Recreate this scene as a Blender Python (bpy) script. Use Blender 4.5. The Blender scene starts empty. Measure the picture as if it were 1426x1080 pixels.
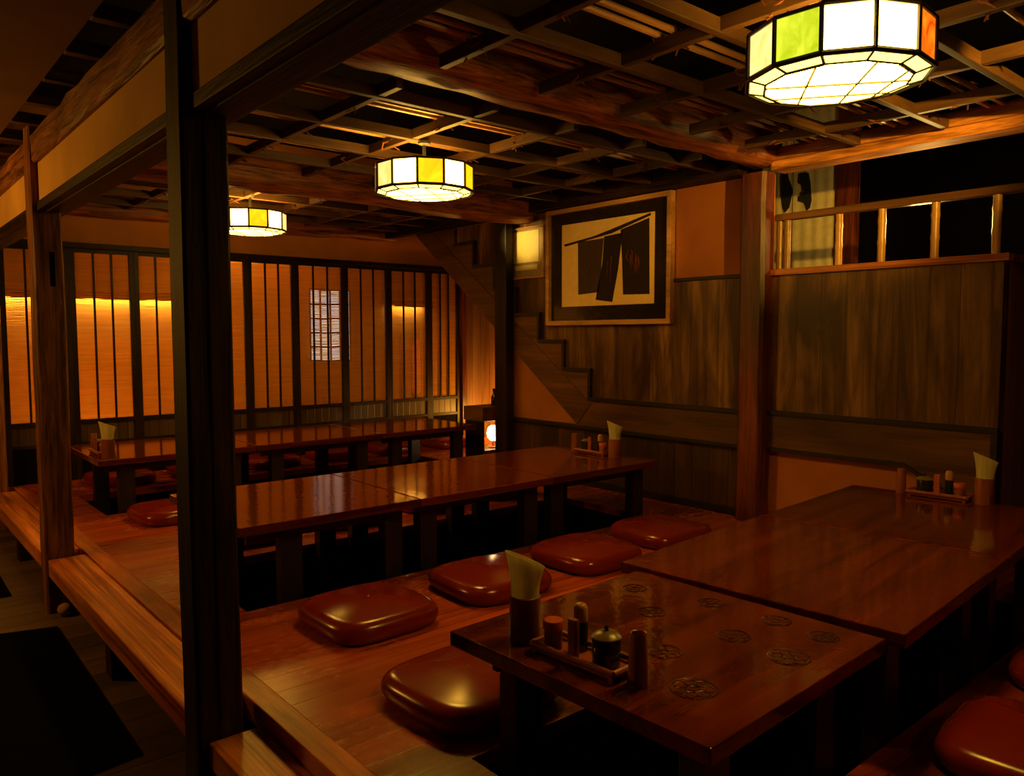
import bpy, bmesh, math, random
from mathutils import Vector, Matrix, Euler
random.seed(7)
SC = bpy.context.scene
COL = SC.collection
PI = math.pi
ORD = ['first','second','third','fourth','fifth','sixth','seventh','eighth','ninth','tenth','eleventh','twelfth','thirteenth','fourteenth']

# ------------------------------------------------------------------ materials
def newmat(name):
    m = bpy.data.materials.new(name); m.use_nodes = True
    nt = m.node_tree
    for n in list(nt.nodes): nt.nodes.remove(n)
    out = nt.nodes.new('ShaderNodeOutputMaterial')
    return m, nt, out
def N(nt, kind, **kw):
    n = nt.nodes.new('ShaderNode' + kind)
    for k, v in kw.items():
        if k in n.inputs.keys() and not hasattr(n, k): n.inputs[k].default_value = v
        elif hasattr(n, k): setattr(n, k, v)
        else: n.inputs[k].default_value = v
    return n
def L(nt, a, b): nt.links.new(a, b)
def c4(c): return (c[0], c[1], c[2], 1)
def math_node(nt, op, a, b=None):
    n = nt.nodes.new('ShaderNodeMath'); n.operation = op
    for i, v in enumerate((a, b)):
        if v is None: continue
        if isinstance(v, (int, float)): n.inputs[i].default_value = v
        else: L(nt, v, n.inputs[i])
    return n.outputs[0]
def coords(nt, jitter=True):
    tc = nt.nodes.new('ShaderNodeTexCoord')
    if not jitter: return tc.outputs['Object']
    oi = nt.nodes.new('ShaderNodeObjectInfo')
    ml = math_node(nt, 'MULTIPLY', oi.outputs['Random'], 37.0)
    cb = nt.nodes.new('ShaderNodeCombineXYZ')
    for i in range(3): L(nt, ml, cb.inputs[i])
    ad = nt.nodes.new('ShaderNodeVectorMath'); ad.operation = 'ADD'
    L(nt, tc.outputs['Object'], ad.inputs[0]); L(nt, cb.outputs[0], ad.inputs[1])
    return ad.outputs[0]
def ramp(nt, fac, stops):
    r = nt.nodes.new('ShaderNodeValToRGB')
    e = r.color_ramp.elements
    while len(e) > 1: e.remove(e[-1])
    e[0].position = stops[0][0]; e[0].color = c4(stops[0][1])
    for p, c in stops[1:]:
        q = e.new(p); q.color = c4(c)
    L(nt, fac, r.inputs[0]); return r.outputs[0]
def noise(nt, vec, scale, detail=4, rough=.55, dist=0):
    n = nt.nodes.new('ShaderNodeTexNoise')
    n.inputs['Scale'].default_value = scale; n.inputs['Detail'].default_value = detail
    n.inputs['Roughness'].default_value = rough; n.inputs['Distortion'].default_value = dist
    L(nt, vec, n.inputs['Vector']); return n.outputs['Fac']
def stretch(nt, vec, axis, along=.07):
    mp = nt.nodes.new('ShaderNodeMapping')
    s = [1, 1, 1]; s['xyz'.index(axis)] = along
    mp.inputs['Scale'].default_value = s
    L(nt, vec, mp.inputs['Vector']); return mp.outputs[0]
def mixc(nt, fac, a, b, mode='MIX'):
    m = nt.nodes.new('ShaderNodeMix'); m.data_type = 'RGBA'; m.blend_type = mode
    if isinstance(fac, (int, float)): m.inputs[0].default_value = fac
    else: L(nt, fac, m.inputs[0])
    for i, v in ((6, a), (7, b)):
        if isinstance(v, tuple): m.inputs[i].default_value = c4(v)
        else: L(nt, v, m.inputs[i])
    return m.outputs[2]
def principled(nt, out, color, rough=.5, bump=None, bstr=.3, bdist=.01, spec=.5, coat=0, coatr=.1, metal=0):
    b = nt.nodes.new('ShaderNodeBsdfPrincipled')
    if isinstance(color, tuple): b.inputs['Base Color'].default_value = c4(color)
    else: L(nt, color, b.inputs['Base Color'])
    if isinstance(rough, (int, float)): b.inputs['Roughness'].default_value = rough
    else: L(nt, rough, b.inputs['Roughness'])
    b.inputs['Specular IOR Level'].default_value = spec
    b.inputs['Coat Weight'].default_value = coat; b.inputs['Coat Roughness'].default_value = coatr
    b.inputs['Metallic'].default_value = metal
    if bump is not None:
        bp = nt.nodes.new('ShaderNodeBump'); bp.inputs['Strength'].default_value = bstr; bp.inputs['Distance'].default_value = bdist
        L(nt, bump, bp.inputs['Height']); L(nt, bp.outputs[0], b.inputs['Normal'])
    L(nt, b.outputs[0], out.inputs['Surface']); return b
def wood(name, dark, light, axis='x', scale=14, rough=.5, bstr=.35, along=.07, coat=0, lo=.35, hi=.68, spec=.4):
    m, nt, out = newmat(name)
    v = stretch(nt, coords(nt), axis, along)
    f = noise(nt, v, scale, 6, .6, .7)
    g = noise(nt, v, scale*5, 3, .6, 0)
    mx = math_node(nt, 'ADD', math_node(nt, 'MULTIPLY', f, .68), math_node(nt, 'MULTIPLY', g, .32))
    col = ramp(nt, mx, [(lo, dark), (hi, light)])
    b = noise(nt, stretch(nt, coords(nt), axis, .3), scale*.22, 3, .6, .5)
    col = mixc(nt, 1.0, col, ramp(nt, b, [(.32, (.55, .55, .55)), (.68, (1.25, 1.25, 1.25))]), 'MULTIPLY')
    principled(nt, out, col, rough, mx, bstr, .006, spec, coat, .12)
    return m
def planks(name, dark, light, along='z', across='y', width=.12, rough=.5, scale=10, gap=.035, tint=.5, worn=None, spec=.4, coat=0, lo=.3, hi=.7, stain=None, bstr=.5):
    m, nt, out = newmat(name)
    base = coords(nt, False)
    sp = nt.nodes.new('ShaderNodeSeparateXYZ'); L(nt, base, sp.inputs[0])
    a = math_node(nt, 'DIVIDE', sp.outputs['xyz'.index(across)], width)
    fl = math_node(nt, 'FLOOR', a); fr = math_node(nt, 'FRACT', a)
    wn = nt.nodes.new('ShaderNodeTexWhiteNoise'); wn.noise_dimensions = '1D'; L(nt, fl, wn.inputs['W'])
    ofs = nt.nodes.new('ShaderNodeVectorMath'); ofs.operation = 'MULTIPLY_ADD'
    L(nt, wn.outputs['Color'], ofs.inputs[0]); ofs.inputs[1].default_value = (9, 9, 9); L(nt, base, ofs.inputs[2])
    v = stretch(nt, ofs.outputs[0], along, .08)
    f = noise(nt, v, scale, 6, .62, .8)
    col = ramp(nt, f, [(lo, dark), (hi, light)])
    tn = ramp(nt, wn.outputs['Value'], [(0, (1-tint,)*3), (1, (1+tint*.4,)*3)])
    col = mixc(nt, 1.0, col, tn, 'MULTIPLY')
    if stain:
        sv = stretch(nt, base, along, .3)
        s = noise(nt, sv, 4.5, 4, .6, .4)
        sf = ramp(nt, s, [(.42, (0, 0, 0)), (.62, (1, 1, 1))])
        col = mixc(nt, sf, col, stain)
    r = rough
    if worn:
        wv = stretch(nt, base, along, .35)
        w1 = noise(nt, base, 1.7, 3, .5); w2 = noise(nt, wv, 45, 5, .75, .3)
        w = math_node(nt, 'MULTIPLY', ramp_f(nt, w1, .52, .72), ramp_f(nt, w2, .54, .64))
        col = mixc(nt, w, col, worn)
        r = math_node(nt, 'ADD', math_node(nt, 'MULTIPLY', w, .3), rough)
    edge = math_node(nt, 'MINIMUM', fr, math_node(nt, 'SUBTRACT', 1.0, fr))
    ef = ramp_f(nt, edge, 0.0, gap)
    col = mixc(nt, ef, tuple(x*.12 for x in dark), col)
    h = math_node(nt, 'ADD', math_node(nt, 'MULTIPLY', f, .25), math_node(nt, 'MULTIPLY', ef, .8))
    principled(nt, out, col, r, h, bstr, .004, spec, coat, .15)
    return m
def ramp_f(nt, fac, a, b):
    mr = nt.nodes.new('ShaderNodeMapRange'); mr.inputs['From Min'].default_value = a; mr.inputs['From Max'].default_value = b
    L(nt, fac, mr.inputs['Value']); return mr.outputs[0]
def plaster(name, c, rough=.9, var=.18):
    m, nt, out = newmat(name)
    v = coords(nt, False)
    f = noise(nt, v, 2.2, 4); g = noise(nt, v, 90, 3)
    col = ramp(nt, f, [(.3, tuple(x*(1-var) for x in c)), (.7, tuple(x*(1+var) for x in c))])
    principled(nt, out, col, rough, g, .15, .003, .25)
    return m
def plain(name, c, rough=.5, spec=.5, coat=0, metal=0, nz=.12, coatr=.1, bump=0):
    m, nt, out = newmat(name)
    f = noise(nt, coords(nt), 25, 3)
    col = ramp(nt, f, [(.3, tuple(x*(1-nz) for x in c)), (.7, tuple(x*(1+nz) for x in c))])
    principled(nt, out, col, rough, f if bump else None, bump, .002, spec, coat, coatr, metal)
    return m
def glow(name, c, strength, marb=None):
    m, nt, out = newmat(name)
    e = nt.nodes.new('ShaderNodeEmission'); e.inputs['Strength'].default_value = strength
    if marb:
        f = noise(nt, stretch(nt, coords(nt), 'z', .6), 13, 5, .6, 1.2)
        L(nt, ramp(nt, f, [(.35, c), (.66, marb)]), e.inputs['Color'])
    else: e.inputs['Color'].default_value = c4(c)
    L(nt, e.outputs[0], out.inputs['Surface']); return m
def translucent(name, c, tr=.5, grain='x'):
    m, nt, out = newmat(name)
    f = noise(nt, stretch(nt, coords(nt), grain, .05), 60, 3)
    col = ramp(nt, f, [(.3, tuple(x*.75 for x in c)), (.7, c)])
    d = nt.nodes.new('ShaderNodeBsdfDiffuse'); t = nt.nodes.new('ShaderNodeBsdfTranslucent')
    L(nt, col, d.inputs[0]); L(nt, col, t.inputs[0])
    mx = nt.nodes.new('ShaderNodeMixShader'); mx.inputs[0].default_value = tr
    L(nt, d.outputs[0], mx.inputs[1]); L(nt, t.outputs[0], mx.inputs[2]); L(nt, mx.outputs[0], out.inputs['Surface'])
    return m

M = {}
for ax in 'xyz':
    M['old'+ax] = wood('old_dark_timber_'+ax, (.006,.0025,.001), (.055,.021,.007), ax, 24, .6, .9, .07, 0, .40, .66, .2)
    M['aged'+ax] = wood('weathered_brown_timber_'+ax, (.07,.022,.006), (.40,.15,.04), ax, 24, .5, .9, .07, 0, .40, .64, .3)
    M['log'+ax] = wood('adzed_log_'+ax, (.07,.018,.005), (.60,.19,.045), ax, 20, .45, 1.0, .06, 0, .40, .62, .3)
    M['slat'+ax] = wood('lattice_board_'+ax, (.05,.021,.007), (.15,.073,.023), ax, 14, .5, .3)
    M['frame'+ax] = wood('dark_frame_wood_'+ax, (.010,.005,.003), (.036,.017,.008), ax, 26, .45, .3, .07, 0, .38, .66, .25)
    M['step'+ax] = wood('worn_step_plank_'+ax, (.24,.036,.005), (.80,.28,.04), ax, 24, .36, .25, .018, 0, .40, .64)
M['rim'] = wood('platform_border_board', (.28,.042,.006), (.70,.20,.03), 'y', 20, .36, .3, .07, 0)
def table_mat():
    m, nt, out = newmat('lacquered_table_top')
    v = coords(nt)
    f = noise(nt, stretch(nt, v, 'x', .08), 15, 6, .6, .7)
    col = ramp(nt, f, [(.32, (.065, .009, .003)), (.70, (.19, .030, .007))])
    rip = noise(nt, v, 24, 2, .5, .3)
    principled(nt, out, col, .09, rip, .04, .012, .5)
    return m
M['table'] = table_mat()
M['table_leg'] = wood('table_leg_wood', (.012,.008,.006), (.035,.02,.012), 'z', 16, .45, .3)
M['carving'] = plain('carved_dark_lacquer', (.030,.006,.003), .30, .4)
M['redpost'] = wood('reddish_post', (.035,.007,.003), (.26,.055,.014), 'z', 20, .42, .5, .07, 0)
M['floor_planks'] = planks('platform_floor_planks', (.28,.036,.005), (.56,.105,.014), 'x', 'y', .105, .27, 16, .014, .25, (.85,.34,.07), .45, 0, .3, .7, None, .12)
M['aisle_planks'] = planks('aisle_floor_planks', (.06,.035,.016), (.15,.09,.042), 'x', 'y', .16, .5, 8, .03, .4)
M['cedar'] = planks('cedar_wall_planks', (.085,.032,.008), (.36,.185,.045), 'z', 'y', .135, .42, 16, .009, .35, None, .35, 0, .36, .64, (.05,.018,.005))
M['cedar_x'] = planks('cedar_wall_planks_across', (.16,.07,.03), (.42,.22,.09), 'z', 'x', .11, .5, 8, .04, .5)
M['wainscot'] = planks('dark_wainscot_planks', (.025,.010,.004), (.12,.05,.018), 'z', 'y', .13, .5, 9, .03, .5)
M['kick'] = planks('kickboard_planks', (.05,.026,.01), (.16,.09,.035), 'z', 'x', .07, .45, 9, .06, .3)
M['stringer'] = wood('stair_stringer_wood', (.07,.027,.009), (.24,.105,.035), 'y', 11, .45, .4, .06)
M['edge'] = wood('dark_stair_edge', (.012,.008,.005), (.035,.02,.01), 'y', 12, .5, .3)
M['lintel_plaster'] = plaster('ochre_lintel_plaster', (.66,.38,.10))
M['red_plaster'] = plaster('red_earth_plaster', (.42,.145,.035))
M['brightened_plaster'] = plaster('brightened_back_plaster', (.62,.26,.055))  # lighter copy of the red earth plaster; back wall brightness put into the colour
M['dark_plaster'] = plaster('dark_ceiling_plaster', (.20,.10,.035))
M['corridor'] = plaster('corridor_plaster', (.60,.38,.16))
M['black'] = plain('near_black_boards', (.006,.004,.003), .9, .05)  # near black; shade of the ceiling void and landing put into the colour
M['mat'] = plain('black_rubber_mat', (.005,.0055,.004), .95, .0, bump=.5)
M['vinyl'] = plain('oxblood_vinyl', (.22,.016,.003), .22, .5, 0, 0, .06)
M['reed'] = translucent('reed_blind', (.85,.47,.065), .5)
M['bamboo'] = wood('smoked_bamboo', (.36,.17,.06), (.55,.30,.11), 'x', 20, .3, .1)
M['bamboo_z'] = wood('smoked_bamboo_upright', (.42,.21,.07), (.62,.36,.13), 'z', 20, .3, .1)
M['rope'] = plain('dark_straw_rope', (.16,.055,.03), .8, .2, bump=.5)
M['came'] = plain('lead_came', (.03,.025,.02), .45, .5)
M['glass_white'] = glow('lit_milk_glass', (1,.56,.10), 15)
M['glass_base'] = glow('lit_base_glass', (1,.50,.045), 32)
M['glass_rim'] = glow('lit_rim_glass', (1,.70,.12), 4)
M['glass_cream'] = glow('lit_cream_glass', (1,.50,.09), 1.7, (1,.66,.24))
M['glass_amber'] = glow('lit_amber_glass', (1,.40,.004), 1.6, (1,.62,.008))
M['glass_green'] = glow('lit_green_glass', (.50,.62,.004), 1.1, (.95,1,.05))
M['glass_red'] = glow('lit_red_glass', (.75,.03,.0), 1.2, (1,.32,.01))
M['globe'] = glow('lit_lamp_globe', (1,.62,.25), 30)
M['cool'] = glow('lit_paper_window', (.62,.60,.62), 1.5, (1,.62,.25))
M['redlight'] = glow('lit_red_lantern', (1,.12,.02), .5)
M['paper'] = translucent('folded_paper_napkin', (.95,.88,.62), .6, 'z')
M['cup'] = wood('wooden_cup', (.22,.055,.02), (.42,.13,.05), 'z', 20, .35, .2)
M['tray'] = wood('red_lacquer_tray', (.28,.06,.022), (.46,.12,.045), 'y', 20, .35, .2)
M['redcap'] = plain('red_plastic_cap', (.55,.08,.025), .4)
M['jar'] = plain('dark_glazed_jar', (.02,.022,.015), .15, .6)
M['lid'] = plain('olive_jar_lid', (.22,.16,.05), .3, .5)
M['tan'] = plain('tan_shaker', (.50,.24,.10), .4)
M['gilt'] = wood('gilded_frame', (.42,.20,.07), (.75,.42,.16), 'y', 15, .3, .2)
M['mount'] = plain('black_picture_mount', (.020,.013,.008), .12, .4, 0, 0, .1, .05)
M['print'] = plain('cream_print_paper', (.80,.56,.20), .5, .2, 0, 0, .05, .08)
M['ink'] = plain('brown_black_ink', (.022,.012,.007), .6, .15)
M['ink_red'] = plain('rust_ink', (.16,.04,.025), .6, .15)
M['ink_olive'] = plain('olive_ink', (.055,.032,.012), .6, .15)
M['sign'] = plain('pale_yellow_sign', (.78,.66,.26), .4, .4, .2, 0, .05)
M['sign_edge'] = plain('olive_sign_border', (.30,.22,.08), .4)
M['curtain'] = plain('pale_linen_curtain', (.62,.55,.34), .9, .1)
M['curtain_ink'] = plain('black_curtain_print', (.02,.02,.015), .9, .1)
M['stone'] = plain('foundation_stone', (.33,.17,.10), .8, .2)
M['bottle'] = plain('dark_bottle_glass', (.02,.008,.012), .12, .6)

# ------------------------------------------------------------------ mesh helpers
class MB:
    def __init__(s): s.bm = bmesh.new()
    def box(s, x0, x1, y0, y1, z0, z1, bev=0):
        r = bmesh.ops.create_cube(s.bm, size=1)
        vs = r['verts']
        for v in vs: v.co = Vector(((x0+x1)/2 + v.co.x*(x1-x0), (y0+y1)/2 + v.co.y*(y1-y0), (z0+z1)/2 + v.co.z*(z1-z0)))
        if bev:
            es = list({e for v in vs for e in v.link_edges})
            bmesh.ops.bevel(s.bm, geom=es, offset=bev, segments=2, profile=.6, affect='EDGES')
        return s
    def tube(s, pts, rad, seg=8, cap=True):
        n = len(pts); rings = []
        if isinstance(rad, (int, float)): rad = [rad]*n
        pts = [Vector(p) for p in pts]
        for i, p in enumerate(pts):
            t = (pts[min(i+1, n-1)] - pts[max(i-1, 0)]).normalized()
            ref = Vector((0, 0, 1)) if abs(t.z) < .9 else Vector((1, 0, 0))
            u = t.cross(ref).normalized(); w = t.cross(u).normalized()
            rings.append([s.bm.verts.new(p + (u*math.cos(a) + w*math.sin(a))*rad[i]) for a in [2*PI*k/seg for k in range(seg)]])
        for a, b in zip(rings, rings[1:]):
            for k in range(seg): s.bm.faces.new((a[k], a[(k+1) % seg], b[(k+1) % seg], b[k]))
        if cap:
            s.bm.faces.new(list(reversed(rings[0]))); s.bm.faces.new(rings[-1])
        return s
    def lathe(s, prof, seg=24, c=(0, 0, 0), smooth=True):
        c = Vector(c); rings = []
        for r, z in prof:
            if r <= 1e-5: rings.append([s.bm.verts.new(c + Vector((0, 0, z)))])
            else: rings.append([s.bm.verts.new(c + Vector((r*math.cos(2*PI*k/seg), r*math.sin(2*PI*k/seg), z))) for k in range(seg)])
        for a, b in zip(rings, rings[1:]):
            for k in range(seg):
                k2 = (k+1) % seg
                if len(a) == 1 and len(b) == 1: continue
                if len(a) == 1: s.bm.faces.new((a[0], b[k2], b[k]))
                elif len(b) == 1: s.bm.faces.new((a[k], a[k2], b[0]))
                else: s.bm.faces.new((a[k], a[k2], b[k2], b[k]))
        return s
    def prism(s, poly, axis, a0, a1):
        def P(u, v, w): return {'x': (w, u, v), 'y': (u, w, v), 'z': (u, v, w)}[axis]
        A = [s.bm.verts.new(P(u, v, a0)) for u, v in poly]; B = [s.bm.verts.new(P(u, v, a1)) for u, v in poly]
        n = len(poly)
        s.bm.faces.new(A); s.bm.faces.new(list(reversed(B)))
        for i in range(n): s.bm.faces.new((A[i], B[i], B[(i+1) % n], A[(i+1) % n]))
        return s
    def xf(s, mat):
        bmesh.ops.transform(s.bm, matrix=mat, verts=s.bm.verts[:]); return s
    def build(s, name, mat, parent=None, smooth=False, bevel=0, label=None):
        bm = s.bm
        bmesh.ops.recalc_face_normals(bm, faces=bm.faces[:])
        if parent is None:
            xs = [v.co for v in bm.verts]
            o0 = Vector(((min(v.x for v in xs)+max(v.x for v in xs))/2, (min(v.y for v in xs)+max(v.y for v in xs))/2, min(v.z for v in xs)))
            off = o0
        else:
            off = Vector(); q = parent
            while q: off += q.location; q = q.parent
            o0 = Vector()
        bmesh.ops.translate(bm, vec=-off, verts=bm.verts[:])
        me = bpy.data.meshes.new(name); bm.to_mesh(me); bm.free()
        me.materials.append(mat)
        if smooth:
            for p in me.polygons: p.use_smooth = True
            try: me.set_sharp_from_angle(angle=math.radians(42))
            except Exception: pass
        o = bpy.data.objects.new(name, me); COL.objects.link(o)
        o.location = o0
        if parent: o.parent = parent
        if bevel:
            b = o.modifiers.new('bevel', 'BEVEL'); b.width = bevel; b.segments = 2; b.limit_method = 'ANGLE'
        if label: o['label'] = label
        return o
def tag(o, label, cat, group=None):
    o['label'] = label; o['category'] = cat
    if group: o['group'] = group
    return o
def struct(o, label, cat='wall'):
    o['kind'] = 'structure'; o['label'] = label; o['category'] = cat; return o
def thing(name, label, cat, loc=(0, 0, 0), group=None, rz=0):
    o = bpy.data.objects.new(name, None); COL.objects.link(o); o.empty_display_size = .05
    o.location = loc; o.rotation_euler = (0, 0, rz)
    return tag(o, label, cat, group)
def dup(root, loc, rz=0, label=None, group=None):
    def cp(o, par):
        c = o.copy(); COL.objects.link(c)
        if par: c.parent = par
        for ch in list(o.children): cp(ch, c)
        return c
    kids = list(root.children)
    r = root.copy(); COL.objects.link(r)
    for k in kids: cp(k, r)
    r.location = loc; r.rotation_euler = (0, 0, rz)
    if label: r['label'] = label
    if group: r['group'] = group
    return r
def bx(name, mat, *d, bev=.004, parent=None, label=None):
    return MB().box(*d, bev=bev).build(name, mat, parent, label=label)

# ------------------------------------------------------------------ camera (two-point fit of the room)
cam = bpy.data.cameras.new('camera'); co = bpy.data.objects.new('camera', cam); COL.objects.link(co)
F = 1090.907
cam.sensor_width = 36; cam.lens = F/1426*36; cam.clip_start = .02
vl = Vector((-216-713, -(468-540), -F)).normalized(); vr = Vector((2000-713, -(463-540), -F)).normalized()
ax = vr; ay = (vl - ax*vl.dot(ax)).normalized(); az = ax.cross(ay)
R = Matrix((ax, ay, az))
co.matrix_world = Matrix.Translation((0, 0, 1.37)) @ R.to_4x4()
SC.camera = co

ZP = .32      # platform floor
ZG = .05      # aisle floor
XW = 3.9      # stair wall
YS = 6.40     # reed screens

# ------------------------------------------------------------------ floors
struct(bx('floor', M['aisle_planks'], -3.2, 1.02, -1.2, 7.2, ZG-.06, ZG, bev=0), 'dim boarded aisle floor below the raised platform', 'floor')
PITS = [(1.14, 3.55, .86, 1.50), (1.12, 3.50, 2.88, 3.62), (1.12, 3.78, 4.99, 5.72)]
m = MB()
x0, x1, t0 = .92, 5.45, ZP-.04
ycur = -1.2
for (a, b, c, d) in PITS:
    m.box(x0, x1, ycur, c, t0, ZP); m.box(x0, a, c, d, t0, ZP); m.box(b, x1, c, d, t0, ZP); ycur = d
m.box(x0, x1, ycur, 7.2, t0, ZP)
struct(m.build('floor_platform', M['floor_planks']), 'red-brown boarded raised platform floor with sunken leg wells', 'floor')
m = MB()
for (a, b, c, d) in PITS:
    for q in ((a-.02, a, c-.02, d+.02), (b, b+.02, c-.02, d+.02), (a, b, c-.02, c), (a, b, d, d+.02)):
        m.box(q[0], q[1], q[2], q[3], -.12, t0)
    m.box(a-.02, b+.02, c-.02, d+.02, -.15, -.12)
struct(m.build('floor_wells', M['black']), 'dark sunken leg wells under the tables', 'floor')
struct(bx('trim_1', M['rim'], .845, .92, -1.2, 7.2, ZP-.065, ZP+.001), 'worn border board along the platform edge', 'trim')
struct(bx('trim_2', M['black'], .93, .95, -1.2, 7.2, ZG, ZP-.04, bev=0), 'dark skirting set back under the platform', 'trim')

# ------------------------------------------------------------------ posts along the aisle edge
PX0, PX1 = .675, .80
def aisle_post(y0, y1, label, top=2.36, bow=.004, mat='agedz'):
    m = MB()
    n = 14
    ch = .008
    rings = []
    for i in range(n+1):
        z = ZG + (top-ZG)*i/n
        jx = random.uniform(-bow, bow); jy = random.uniform(-bow, bow)
        ring = [(PX0+ch, y0), (PX1-ch, y0), (PX1, y0+ch), (PX1, y1-ch), (PX1-ch, y1), (PX0+ch, y1), (PX0, y1-ch), (PX0, y0+ch)]
        rings.append([m.bm.verts.new((x+jx*.6, y+jy*.6, z)) for x, y in ring])
    for a, b in zip(rings, rings[1:]):
        for k in range(8): m.bm.faces.new((a[k], a[(k+1) % 8], b[(k+1) % 8], b[k]))
    m.bm.faces.new(list(reversed(rings[0]))); m.bm.faces.new(rings[-1])
    o = m.build('timber_post', M[mat])
    tag(o, label, 'post', 'old timber posts along the aisle')
    return o
pn = aisle_post(2.10, 2.22, 'thick near-black split timber post nearest, standing in front of the lacquered tables', 2.95, .004, 'oldz')
bx('drying_crack', M['black'], .731, .737, 2.0975, 2.104, ZP, 2.02, bev=0, parent=pn)
pf = aisle_post(4.20, 4.32, 'weathered brown timber post with a mortise hole at the middle of the platform edge', 2.33)
bx('mortise_patch', M['black'], .742, .764, 4.197, 4.206, 1.60, 1.76, bev=0, parent=pf)
aisle_post(6.24, 6.36, 'brown timber post at the far corner beside the leftmost reed screen', 2.33)

# step boards between the posts
m = MB().box(.70, .845, -1.0, 2.097, .20, .27, .006)
tag(m.build('step_board', M['stepy']), 'lower worn step board nearest, running from the thick dark post', 'step', 'step boards along the platform edge')
m = MB().box(.684, .843, 2.223, 4.197, .232, .313, .006)
tag(m.build('step_board', M['stepy']), 'streaky golden step board between the thick dark post and the mortised post', 'step', 'step boards along the platform edge')
m = MB().box(.684, .843, 4.323, 6.237, .232, .313, .006)
tag(m.build('step_board', M['stepy']), 'far step board between the mortised post and the reed screens', 'step', 'step boards along the platform edge')
for y, lab in ((3.22, 'short dark block propping the middle step board'), (1.2, 'short dark block propping the nearest step board'), (5.3, 'short dark block propping the far step board')):
    tag(bx('support_block', M['oldz'], .72, .80, y, y+.09, ZG, .2321 if y > 2 else .2001), lab, 'block', 'blocks under the step boards')
m = MB(); bmesh.ops.create_icosphere(m.bm, subdivisions=2, radius=1)
for v in m.bm.verts: v.co = Vector((.735+v.co.x*.032, 4.14+v.co.y*.045, ZG+.028+v.co.z*.03))
tag(m.build('foundation_stone', M['stone'], smooth=True), 'small pinkish stone on the aisle floor at the foot of the mortised post', 'stone')
# mats
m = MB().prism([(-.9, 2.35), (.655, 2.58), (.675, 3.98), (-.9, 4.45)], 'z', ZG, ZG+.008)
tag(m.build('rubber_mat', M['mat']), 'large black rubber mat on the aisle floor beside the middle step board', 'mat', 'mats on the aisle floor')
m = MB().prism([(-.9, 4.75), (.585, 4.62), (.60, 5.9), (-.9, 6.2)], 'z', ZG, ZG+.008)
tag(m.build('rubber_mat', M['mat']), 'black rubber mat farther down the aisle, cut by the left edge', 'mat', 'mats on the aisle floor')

# ------------------------------------------------------------------ lintel over the aisle edge
tag(MB().box(.70, .83, -1.2, 6.36, 1.945, 1.985, .004).box(.735, .75, -1.2, 6.36, 1.94, 1.9451).build('lintel_board', M['oldy']), 'dark grooved lintel board under the ochre plaster strip', 'lintel')
struct(bx('wall_lintel', M['lintel_plaster'], .71, .79, -1.2, 6.4, 1.985, 2.165, bev=0), 'ochre plaster strip above the lintel along the aisle')
m = MB(); n = 44
rings = []
for i in range(n+1):
    y = -1.2 + 7.5*i/n
    j = lambda s=.007: random.uniform(-s, s)
    ring = [(.685+j(), 2.175+j(.004)), (.70+j(), 2.16), (.80, 2.16), (.82+j(), 2.19), (.82+j(), 2.27), (.79, 2.30+j()), (.71, 2.305+j(.01)), (.685+j(), 2.28+j())]
    rings.append([m.bm.verts.new((x, y, z)) for x, z in ring])
for a, b in zip(rings, rings[1:]):
    for k in range(8): m.bm.faces.new((a[k], a[(k+1) % 8], b[(k+1) % 8], b[k]))
m.bm.faces.new(rings[0]); m.bm.faces.new(list(reversed(rings[-1])))
tag(m.build('rough_beam', M['agedy']), 'rough brown beam lying on the ochre plaster strip along the aisle', 'beam')
struct(bx('ceiling_aisle', M['dark_plaster'], -3.2, .60, -1.2, 7.2, 2.315, 2.36, bev=0), 'dim plaster ceiling over the aisle', 'ceiling')
for i in range(11):
    y = 5.95 - i*.37
    tag(bx('rafter', M['slatx'], .602, 1.35, y, y+.045, 2.312, 2.36), ORD[i]+' rafter from the far end resting on the rough aisle beam', 'rafter', 'rafters above the aisle beam')
struct(bx('ceiling', M['black'], -3.2, 7.0, -1.6, 7.3, 2.98, 3.05, bev=0), 'near-black boarded ceiling above the open lattice', 'ceiling')

# ------------------------------------------------------------------ log beams
def log(pts, rads, name, label, mat, squash=1.15, seg=12, jit=.008):
    m = MB(); rings = []
    pts = [Vector(p) for p in pts]
    for i, p in enumerate(pts):
        t = (pts[min(i+1, len(pts)-1)] - pts[max(i-1, 0)]).normalized()
        u = t.cross(Vector((0, 0, 1))).normalized(); w = u.cross(t)
        ring = []
        for k in range(seg):
            a = 2*PI*k/seg
            cx, sx = math.cos(a), math.sin(a)
            e = .62   # squared-off log section
            q = u*math.copysign(abs(cx)**e, cx)*rads[i] + w*math.copysign(abs(sx)**e, sx)*rads[i]*squash
            ring.append(m.bm.verts.new(p + q + Vector([random.uniform(-jit, jit) for _ in range(3)])))
        rings.append(ring)
    for a, b in zip(rings, rings[1:]):
        for k in range(seg): m.bm.faces.new((a[k], a[(k+1) % seg], b[(k+1) % seg], b[k]))
    m.bm.faces.new(list(reversed(rings[0]))); m.bm.faces.new(rings[-1])
    return tag(m.build(name, mat, smooth=True), label, 'beam', 'heavy log beams under the lattice')
def logline(p, q, n, rfun, zf):
    P, Q = Vector(p), Vector(q)
    return [P.lerp(Q, i/n) + Vector((0, 0, zf(i/n))) for i in range(n+1)], [rfun(i/n) for i in range(n+1)]
pts, rad = logline((.82, 2.40, 2.405), (3.87, 2.42, 2.395), 26, lambda t: .105+.018*math.exp(-((t-.28)/.14)**2), lambda t: .022*math.exp(-((t-.28)/.16)**2))
log(pts, rad, 'log_beam', 'heavy adzed log beam from the thick dark post line to the red post', M['logx'])
pts, rad = logline((.82, 4.43, 2.305), (3.895, 4.40, 2.30), 22, lambda t: .10+.01*math.sin(t*9), lambda t: .01*math.sin(t*7))
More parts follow.
